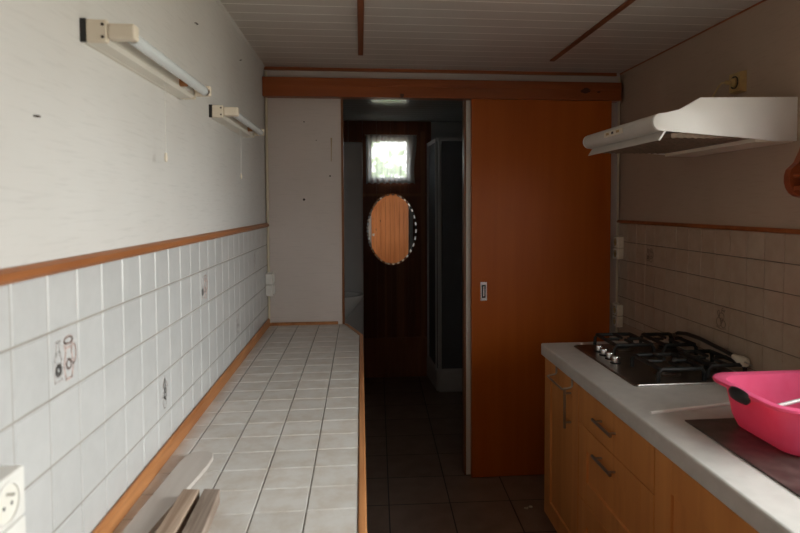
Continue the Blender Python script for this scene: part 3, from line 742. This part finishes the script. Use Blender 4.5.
burn = [(1.232, 2.765, .034), (1.440, 2.745, .046), (1.232, 2.352, .036), (1.438, 2.385, .028)]
for (bx, by, r) in burn:
    m = MB(); m.lathe([(r + .018, .006), (r + .014, .009), (r, .009), (r, .018), (0, .018)], (bx, by, ZW), (0, 0, 1), 28); bb = m.build('burner', M['darksteel'], hb)
    m = MB(); m.lathe([(0, .018), (r * .85, .018), (r * .88, .024), (r * .7, .027), (0, .028)], (bx, by, ZW), (0, 0, 1), 28); m.build('burner_cap', M['iron'], bb)
def grate(bx, by, hx, hy):
    z = ZW + .054; zl = ZW + .007; m = MB()
    for sy in (-1, 1):
        yy = by + sy * hy
        m.tube([(bx - hx - .006, yy, zl), (bx - hx - .004, yy, z - .014), (bx - hx + .008, yy, z), (bx + hx - .008, yy, z), (bx + hx + .004, yy, z - .014), (bx + hx + .006, yy, zl)], .0085, 8)
        m.tube([(bx, by + sy * .022, z + .003), (bx, by + sy * hy, z + .003)], .007, 8)
    for sx in (-1, 1):
        m.tube([(bx + sx * (hx - .004), by - hy, z), (bx + sx * (hx - .004), by + hy, z)], .0085, 8)
        m.tube([(bx + sx * .022, by, z + .003), (bx + sx * hx, by, z + .003)], .007, 8)
    return m.build('pan_support', M['iron'], hb)
for (bx, by, r) in burn: grate(bx, by, .088 if bx < 1.4 else .072, .115)
# flex and plug leaning on the tiles behind the hob
t = thing('cable_with_plug', (1.50, 2.45, ZW + .05), 'thick black cable with cream plug lying over the back of the hob', 'cable')
m = MB(); m.tube([(1.46, 2.70, ZW + .068), (1.480, 2.76, ZW + .072), (1.500, 2.76, ZW + .080), (1.510, 2.70, ZW + .088), (1.515, 2.60, ZW + .088), (1.515, 2.50, ZW + .082), (1.512, 2.40, ZW + .077), (1.508, 2.33, ZW + .072)], .009, 10); m.build('cable', M['black'], t)
m = MB(); m.lathe([(0, 0), (.011, 0), (.014, .02), (.020, .05), (.020, .072), (.014, .078), (0, .078)], (1.508, 2.335, ZW + .072), (.05, -1, -.12), 20); pb = m.build('plug_body', M['cream'], t)
m = MB(); m.tube([(1.505, 2.260, ZW + .068), (1.506, 2.238, ZW + .066)], .003, 8); m.tube([(1.520, 2.260, ZW + .060), (1.521, 2.238, ZW + .058)], .003, 8); m.build('plug_pin', M['steel'], pb)

# ------------------------------------------------------------------ things on the near worktop
m = MB(); m.prism([(1.022, 1.25), (1.500, 1.25), (1.500, 1.832), (1.022, 1.832)], 'z', ZW, ZW + .005, .0015)
tag(m.build('drainer_board', M['darkboard'], None, (1.25, 1.5, ZW)), 'dark brown smooth board in the worktop beneath the pink basin', 'board')
bs = thing('washing_up_basin', (1.32, 1.64, ZW + .005), 'bright pink plastic washing-up basin on the near end of worktop', 'basin')
zb = ZW + .0055
def br_(x0, x1, y0, y1, z, r): return rrect(x0, x1, y0, y1, z, r, 7)
m = MB()
outer = [br_(1.165, 1.465, 1.515, 1.775, zb, .05), br_(1.147, 1.475, 1.500, 1.792, zb + .006, .06), br_(1.132, 1.495, 1.488, 1.803, zb + .04, .065), br_(1.115, 1.512, 1.478, 1.815, zb + .13, .07),
         br_(1.105, 1.520, 1.470, 1.822, zb + .138, .072), br_(1.084, 1.535, 1.452, 1.838, zb + .136, .08), br_(1.082, 1.537, 1.450, 1.840, zb + .141, .08), br_(1.084, 1.535, 1.452, 1.838, zb + .147, .08), br_(1.102, 1.520, 1.468, 1.822, zb + .149, .072)]
inner = [br_(1.115, 1.510, 1.480, 1.812, zb + .143, .070), br_(1.118, 1.508, 1.482, 1.811, zb + .13, .068), br_(1.135, 1.492, 1.491, 1.800, zb + .04, .063), br_(1.150, 1.472, 1.504, 1.788, zb + .010, .058), br_(1.168, 1.462, 1.518, 1.772, zb + .006, .048)]
m.loft(outer + inner); m.build('tub', M['pink'], bs)
def grip(x, sg):
    m = MB(); rings = []
    for k in range(9):
        a = k / 8; yy = 1.600 + .095 * a; w_ = .5 + .5 * math.sin(PI * a) ** .5 if 0 < a < 1 else .35
        xc = x; zc_ = zb + .137
        rings.append([(xc + sg * (.010 * math.cos(2 * PI * j / 12)) * w_, yy, zc_ + .021 * w_ * math.sin(2 * PI * j / 12) - .004) for j in range(12)])
    m.loft(rings); return m.build('grip', M['darkgrey'], bs)
grip(1.083, -1); grip(1.536, 1)
m = MB(); m.tube([(.945, 1.905, ZW + .005), (1.10, 1.935, ZW + .005), (1.33, 1.98, ZW + .005)], .0055, 10)
m2 = m.build('metal_rod', M['enamel'], None, (1.1, 1.93, ZW)); tag(m2, 'thin pale metal rod lying on worktop and running behind the pink basin', 'rod')
m = MB(); m.tube([(1.135, 1.60, zb + .108), (1.30, 1.625, zb + .130), (1.56 - .03, 1.660, zb + .158)], .0055, 10)
m.tube([(1.345, 1.632, zb + .134), (1.42, 1.643, zb + .144)], .010, 12)
tag(m.build('metal_tube', M['dull'], None, (1.3, 1.62, zb + .12)), 'shiny metal tube resting inside the pink basin', 'tube')

# ------------------------------------------------------------------ cooker hood
hd = thing('cooker_hood', (XR, 2.35, 1.835), 'white cooker hood with rounded grey front on right wall above the hob', 'hood')
nose = [(1.038 + .0, 1.861)]
side = [(1.548, 1.835), (1.465, 1.835), (1.378, 1.843), (1.15, 1.860), (1.050, 1.867)]
for k in range(9):
    a = math.radians(-105 - k * (150 / 8)); side.append((1.044 + .031 * math.cos(a), 1.898 + .031 * math.sin(a)))
low = side[1:] + [(1.06, 1.928), (1.548, 1.928)]
side += [(1.060, 1.929), (1.110, 1.941), (1.184, 1.984), (1.548, 1.991)]
def hood_shell(y0, y1, mt, name):
    m = MB(); m.prism(side if y0 < 2.3 else [(1.548, 1.835)] + low, 'y', y0, y1, .001); return m.build(name, mt, hd, smooth=True)
hood_shell(2.050, 2.062, M['enamel'], 'side_panel'); hood_shell(2.718, 2.730, M['enamel'], 'side_panel')
# body between the side panels: front and top skin
skin = side[4:]
m = MB(); inner_ = [(x + (.004 if x < 1.1 else 0), z - .004) for x, z in skin]
pts = skin + [(p[0], p[1]) for p in inner_[::-1]]
body = [(1.548, 1.850), (1.075, 1.868)] + low[3:]
m.prism(body, 'y', 2.062, 2.718); m.build('body', M['hoodfront'], hd, smooth=True)
m = MB(); m.box(1.09, 1.40, 2.072, 2.708, 1.846, 1.862)
for k in range(10): m.box(1.10 + k * .028, 1.106 + k * .028, 2.08, 2.70, 1.843, 1.847)
m.build('grease_filter', M['filter'], hd)
m = MB(); m.box(1.40, 1.545, 2.064, 2.716, 1.832, 1.851, .002); m.build('underside_panel', M['cream'], hd)
m = MB(); m.prism([(1.036, 1.836), (1.039, 1.834), (1.062, 1.868), (1.059, 1.870)], 'y', 2.058, 2.722); m.build('visor', M['hoodfront'], hd)
m = MB(); m.prism([(1.035, 1.837), (1.040, 1.833), (1.064, 1.868), (1.059, 1.871)], 'y', 2.053, 2.058); m.build('visor_edge', M['enamel'], hd)
m = MB(); m.box(1.0075, 1.0155, 2.300, 2.470, 1.888, 1.909, .001); sw = m.build('switch_plate', M['cream'], hd)
m = MB(); m.box(1.005, 1.0078, 2.375, 2.392, 1.894, 1.904, .001); m.build('switch_button', M['black'], sw)
for a in (2.320, 2.420):
    m = MB(); m.box(1.005, 1.0078, a, a + .025, 1.894, 1.904, .001); m.build('switch_slider', M['yellowed'], sw)

# ------------------------------------------------------------------ carved wooden shelf at the right edge
sh = thing('wall_shelf', (XR, 1.80, 1.60), 'red-brown wooden wall shelf with carved curved side at right picture edge', 'shelf')
def lobe():
    pts = [(XR, 1.85), (1.505, 1.845), (1.490, 1.815), (1.482, 1.79), (1.465, 1.750)]
    for k in range(7):
        a = math.radians(150 + k * 20); pts.append((1.480 + .052 * math.cos(a), 1.695 + .062 * math.sin(a)))
    return pts + [(1.50, 1.628), (XR, 1.628)]
for yy in (1.925, 1.72):
    m = MB(); m.prism(lobe(), 'y', yy, yy + .028, .002); m.build('side_panel', M['redwood'], sh)
m = MB(); m.box(1.445, XR, 1.748, 1.925, 1.655, 1.67); m.build('shelf_board', M['redwood'], sh)
m = MB(); m.tube([(1.448, 1.748, 1.705), (1.448, 1.925, 1.705)], .006, 10); m.build('rail', M['redwood'], sh)

# ------------------------------------------------------------------ bathroom
mr = thing('oval_mirror', (.288, YB - .03, 1.39), 'oval frameless mirror with scalloped edge on dark brown bathroom wall', 'mirror')
n = 96; mrx, mrz = .218, .318
def ell(rx, rz, y, wav=0): return [(.288 + (rx + wav * math.cos(k * PI)) * math.cos(2 * PI * k / n), y, 1.392 + (rz + wav * math.cos(k * PI)) * math.sin(2 * PI * k / n)) for k in range(n)]
m = MB(); m.loft([ell(mrx, mrz, YB - .026), ell(mrx, mrz, YB - .033)]); m.build('mirror_glass', M['mirror'], mr, smooth=False)
m = MB()
nb = 60
def E_(a, rr, y): return (.288 + (mrx + rr) * math.cos(a), y, 1.392 + (mrz + rr) * math.sin(a))
for k in range(nb):
    a0 = 2 * PI * (k + .04) / nb; a1 = 2 * PI * (k + .96) / nb; am = (a0 + a1) / 2
    yo = YB - .0360 if k % 2 else YB - .028
    v = [E_(a0, 0, YB - .0345), E_(a1, 0, YB - .0345), E_(a1, .012, yo), E_(am, .016, yo), E_(a0, .012, yo)]
    v += [(x, YB - .022, z) for x, y, z in v]
    m.faces(v, [(0, 1, 2, 3, 4), (5, 9, 8, 7, 6)] + [(q, q + 5, (q + 1) % 5 + 5, (q + 1) % 5) for q in range(5)])
m.build('scalloped_rim', M['mirror'], mr, smooth=False)

cu = thing('lace_curtain', (.285, YB - .03, 2.26), 'white lace curtain gathered across the small bathroom window', 'curtain')
m = MB(); nx, nz = 90, 14; vs = []
for j in range(nz + 1):
    for i in range(nx + 1):
        u = i / nx; v_ = j / nz
        x = .052 + .455 * u + (.012 * math.sin(v_ * 5 + 1) if u > .7 else 0)
        bot = 1.812 + .012 * abs(math.sin(u * PI * 8)) * 1.0
        z = 2.262 + (bot - 2.262) * v_
        vs.append((x, YB - .035 + .010 * math.sin(u * PI * 18) * (.4 + .6 * v_) + .005 * math.sin(u * 61), z))
fs = [(j * (nx + 1) + i, j * (nx + 1) + i + 1, (j + 1) * (nx + 1) + i + 1, (j + 1) * (nx + 1) + i) for j in range(nz) for i in range(nx)]
m.faces(vs, fs); m.smooth = True; m.build('lace', M['lace'], cu)
m = MB(); m.tube([(.04, YB - .035, 2.264), (.52, YB - .035, 2.264)], .004, 8); m.build('curtain_rod', M['whiteplastic'], cu)

wbz = thing('wash_basin', (-.5, 4.9, .68), 'white wash basin on left side of the dark bathroom', 'basin')
m = MB(); rings = []
def drop(z, sx, sy, off=0):
    out = []
    for k in range(28):
        a = 2 * PI * k / 28; out.append((-.255 + off + .275 * sx * math.cos(a) if math.cos(a) > 0 else -.255 + off + .24 * sx * math.cos(a), 4.9 + .2 * sy * math.sin(a), z))
    return out
m.loft([drop(.64, .36, .30, -.07), drop(.69, .58, .5, -.04), drop(.78, .78, .80, -.02), drop(.86, .95, .97), drop(.895, 1, 1), drop(.905, 1.0, 1.0), drop(.905, .90, .88), drop(.89, .86, .84), drop(.80, .62, .60), drop(.775, .2, .2)])
m.build('bowl', M['porcelain'], wbz)
m = MB(); m.box(-.5, -.40, 4.78, 5.02, .64, .90, .01); m.build('wall_bracket', M['porcelain'], wbz)
m = MB(); m.tube([(-.43, 4.9, .90), (-.43, 4.9, .99), (-.41, 4.9, 1.01), (-.33, 4.9, 1.0), (-.32, 4.9, .98)], .012, 12); m.build('tap', M['chrome'], wbz)

sc = thing('shower_cabin', (1.1, 5.4, 0), 'corner shower cabin with smoked glass and pale frame on bathroom right side', 'shower')
sx, sy, sz = .675, 5.17, 2.19
m = MB(); m.prism([(.675, 5.17), (1.545, 5.17), (1.545, 5.70), (.61, 5.70), (.645, 5.21)], 'z', .0, .185, .012); m.build('shower_tray', M['bathwhite'], sc)
m = MB()
m.tube([(.672, 5.185, .185), (.672, 5.185, sz)], .013, 12)
m.box(.638, .662, 5.225, 5.242, .185, sz); m.box(.615, .640, 5.66, 5.685, .185, sz)
m.prism([(.650, 5.19), (.672, 5.19), (.640, 5.69), (.615, 5.69)], 'z', sz - .03, sz); m.box(.66, 1.54, 5.172, 5.195, sz - .03, sz)
m.prism([(.650, 5.19), (.672, 5.19), (.640, 5.69), (.615, 5.69)], 'z', .185, .205); m.box(.66, 1.54, 5.172, 5.195, .185, .205)
m.build('frame', M['bathwhite'], sc)
m = MB(); m.prism([(.651, 5.21), (.655, 5.21), (.634, 5.67), (.630, 5.67)], 'z', .2, sz - .02); m.build('side_glass', M['shower_glass'], sc)
m = MB(); m.box(.686, 1.53, 5.18, 5.184, .2, sz - .02); m.build('front_glass', M['shower_glass'], sc)

# crumbs of debris on the kitchen floor
m = MB()
for k in range(5):
    a = random.random() * 6; x = .87 + .012 * math.cos(a) * k * .5; yy = 3.12 + .01 * math.sin(a) * k
    r = .006 + .004 * random.random()
    m.lathe([(0, 0), (r, .002), (r * .7, .007), (0, .009)], (x - .0, yy, 0.0), (0, 0, 1), 7)
tag(m.build('plaster_crumbs', M['conduit'], None, (.87, 3.12, 0)), 'small pale crumbs on floor tile near the far cabinet', 'debris')

# shrub outside the bathroom window
m = MB(); rr = random.Random(3)
for k in range(260):
    c = Vector((rr.gauss(.5, .6), 8.6 + rr.uniform(-.4, .4), 1.9 + rr.gauss(0, .35)))
    s_ = .05 + rr.random() * .06; a = rr.random() * 6; d1 = Vector((math.cos(a), rr.uniform(-.4, .4), math.sin(a))) * s_; d2 = Vector((-math.sin(a), rr.uniform(-.4, .4), math.cos(a))) * s_ * .5
    m.faces([c - d1, c + d2, c + d1, c - d2], [(0, 1, 2, 3)])
tag(m.build('shrub', M['foliage'], None, (.5, 8.6, 0)), 'pale green leaves seen through the bathroom window', 'plant')

# ------------------------------------------------------------------ light
W = bpy.data.worlds.new('overcast_sky'); S.world = W; W.use_nodes = True; nt = W.node_tree
bg = nt.nodes['Background']
tc = nt.nodes.new('ShaderNodeTexCoord'); sp = nt.nodes.new('ShaderNodeSeparateXYZ'); nt.links.new(tc.outputs['Generated'], sp.inputs[0])
mr_ = N(nt, 'ShaderNodeMapRange'); mr_.inputs[1].default_value = -.15; mr_.inputs[2].default_value = .1
nt.links.new(sp.outputs['Z'], mr_.inputs[0])
nt.links.new(ramp(nt, mr_.outputs[0], [(0, (0.34, 0.31, 0.25)), (1, (1.0, 0.995, 0.985))]), bg.inputs['Color'])
bg.inputs['Strength'].default_value = 19.0
def portal(name, loc, rot, sx_, sy_):
    l = bpy.data.lights.new(name, 'AREA'); l.shape = 'RECTANGLE'; l.size = sx_; l.size_y = sy_
    l.cycles.is_portal = True
    o = bpy.data.objects.new(name, l); COL.objects.link(o); o.location = loc; o.rotation_euler = rot
portal('window_portal', (XR + .11, (WY0 + WY1) / 2, (WZ0 + WZ1) / 2), (0, PI / 2, 0), WZ1 - WZ0, WY1 - WY0)
portal('bathroom_window_portal', ((BX0 + BX1) / 2, YB + .11, (BZ0 + BZ1) / 2), (-PI / 2, 0, 0), BX1 - BX0, BZ1 - BZ0)

S.view_settings.view_transform = 'Standard'; S.view_settings.look = 'None'; S.view_settings.gamma = 1
S.view_settings.use_curve_mapping = False
S.view_settings.exposure = 0.0
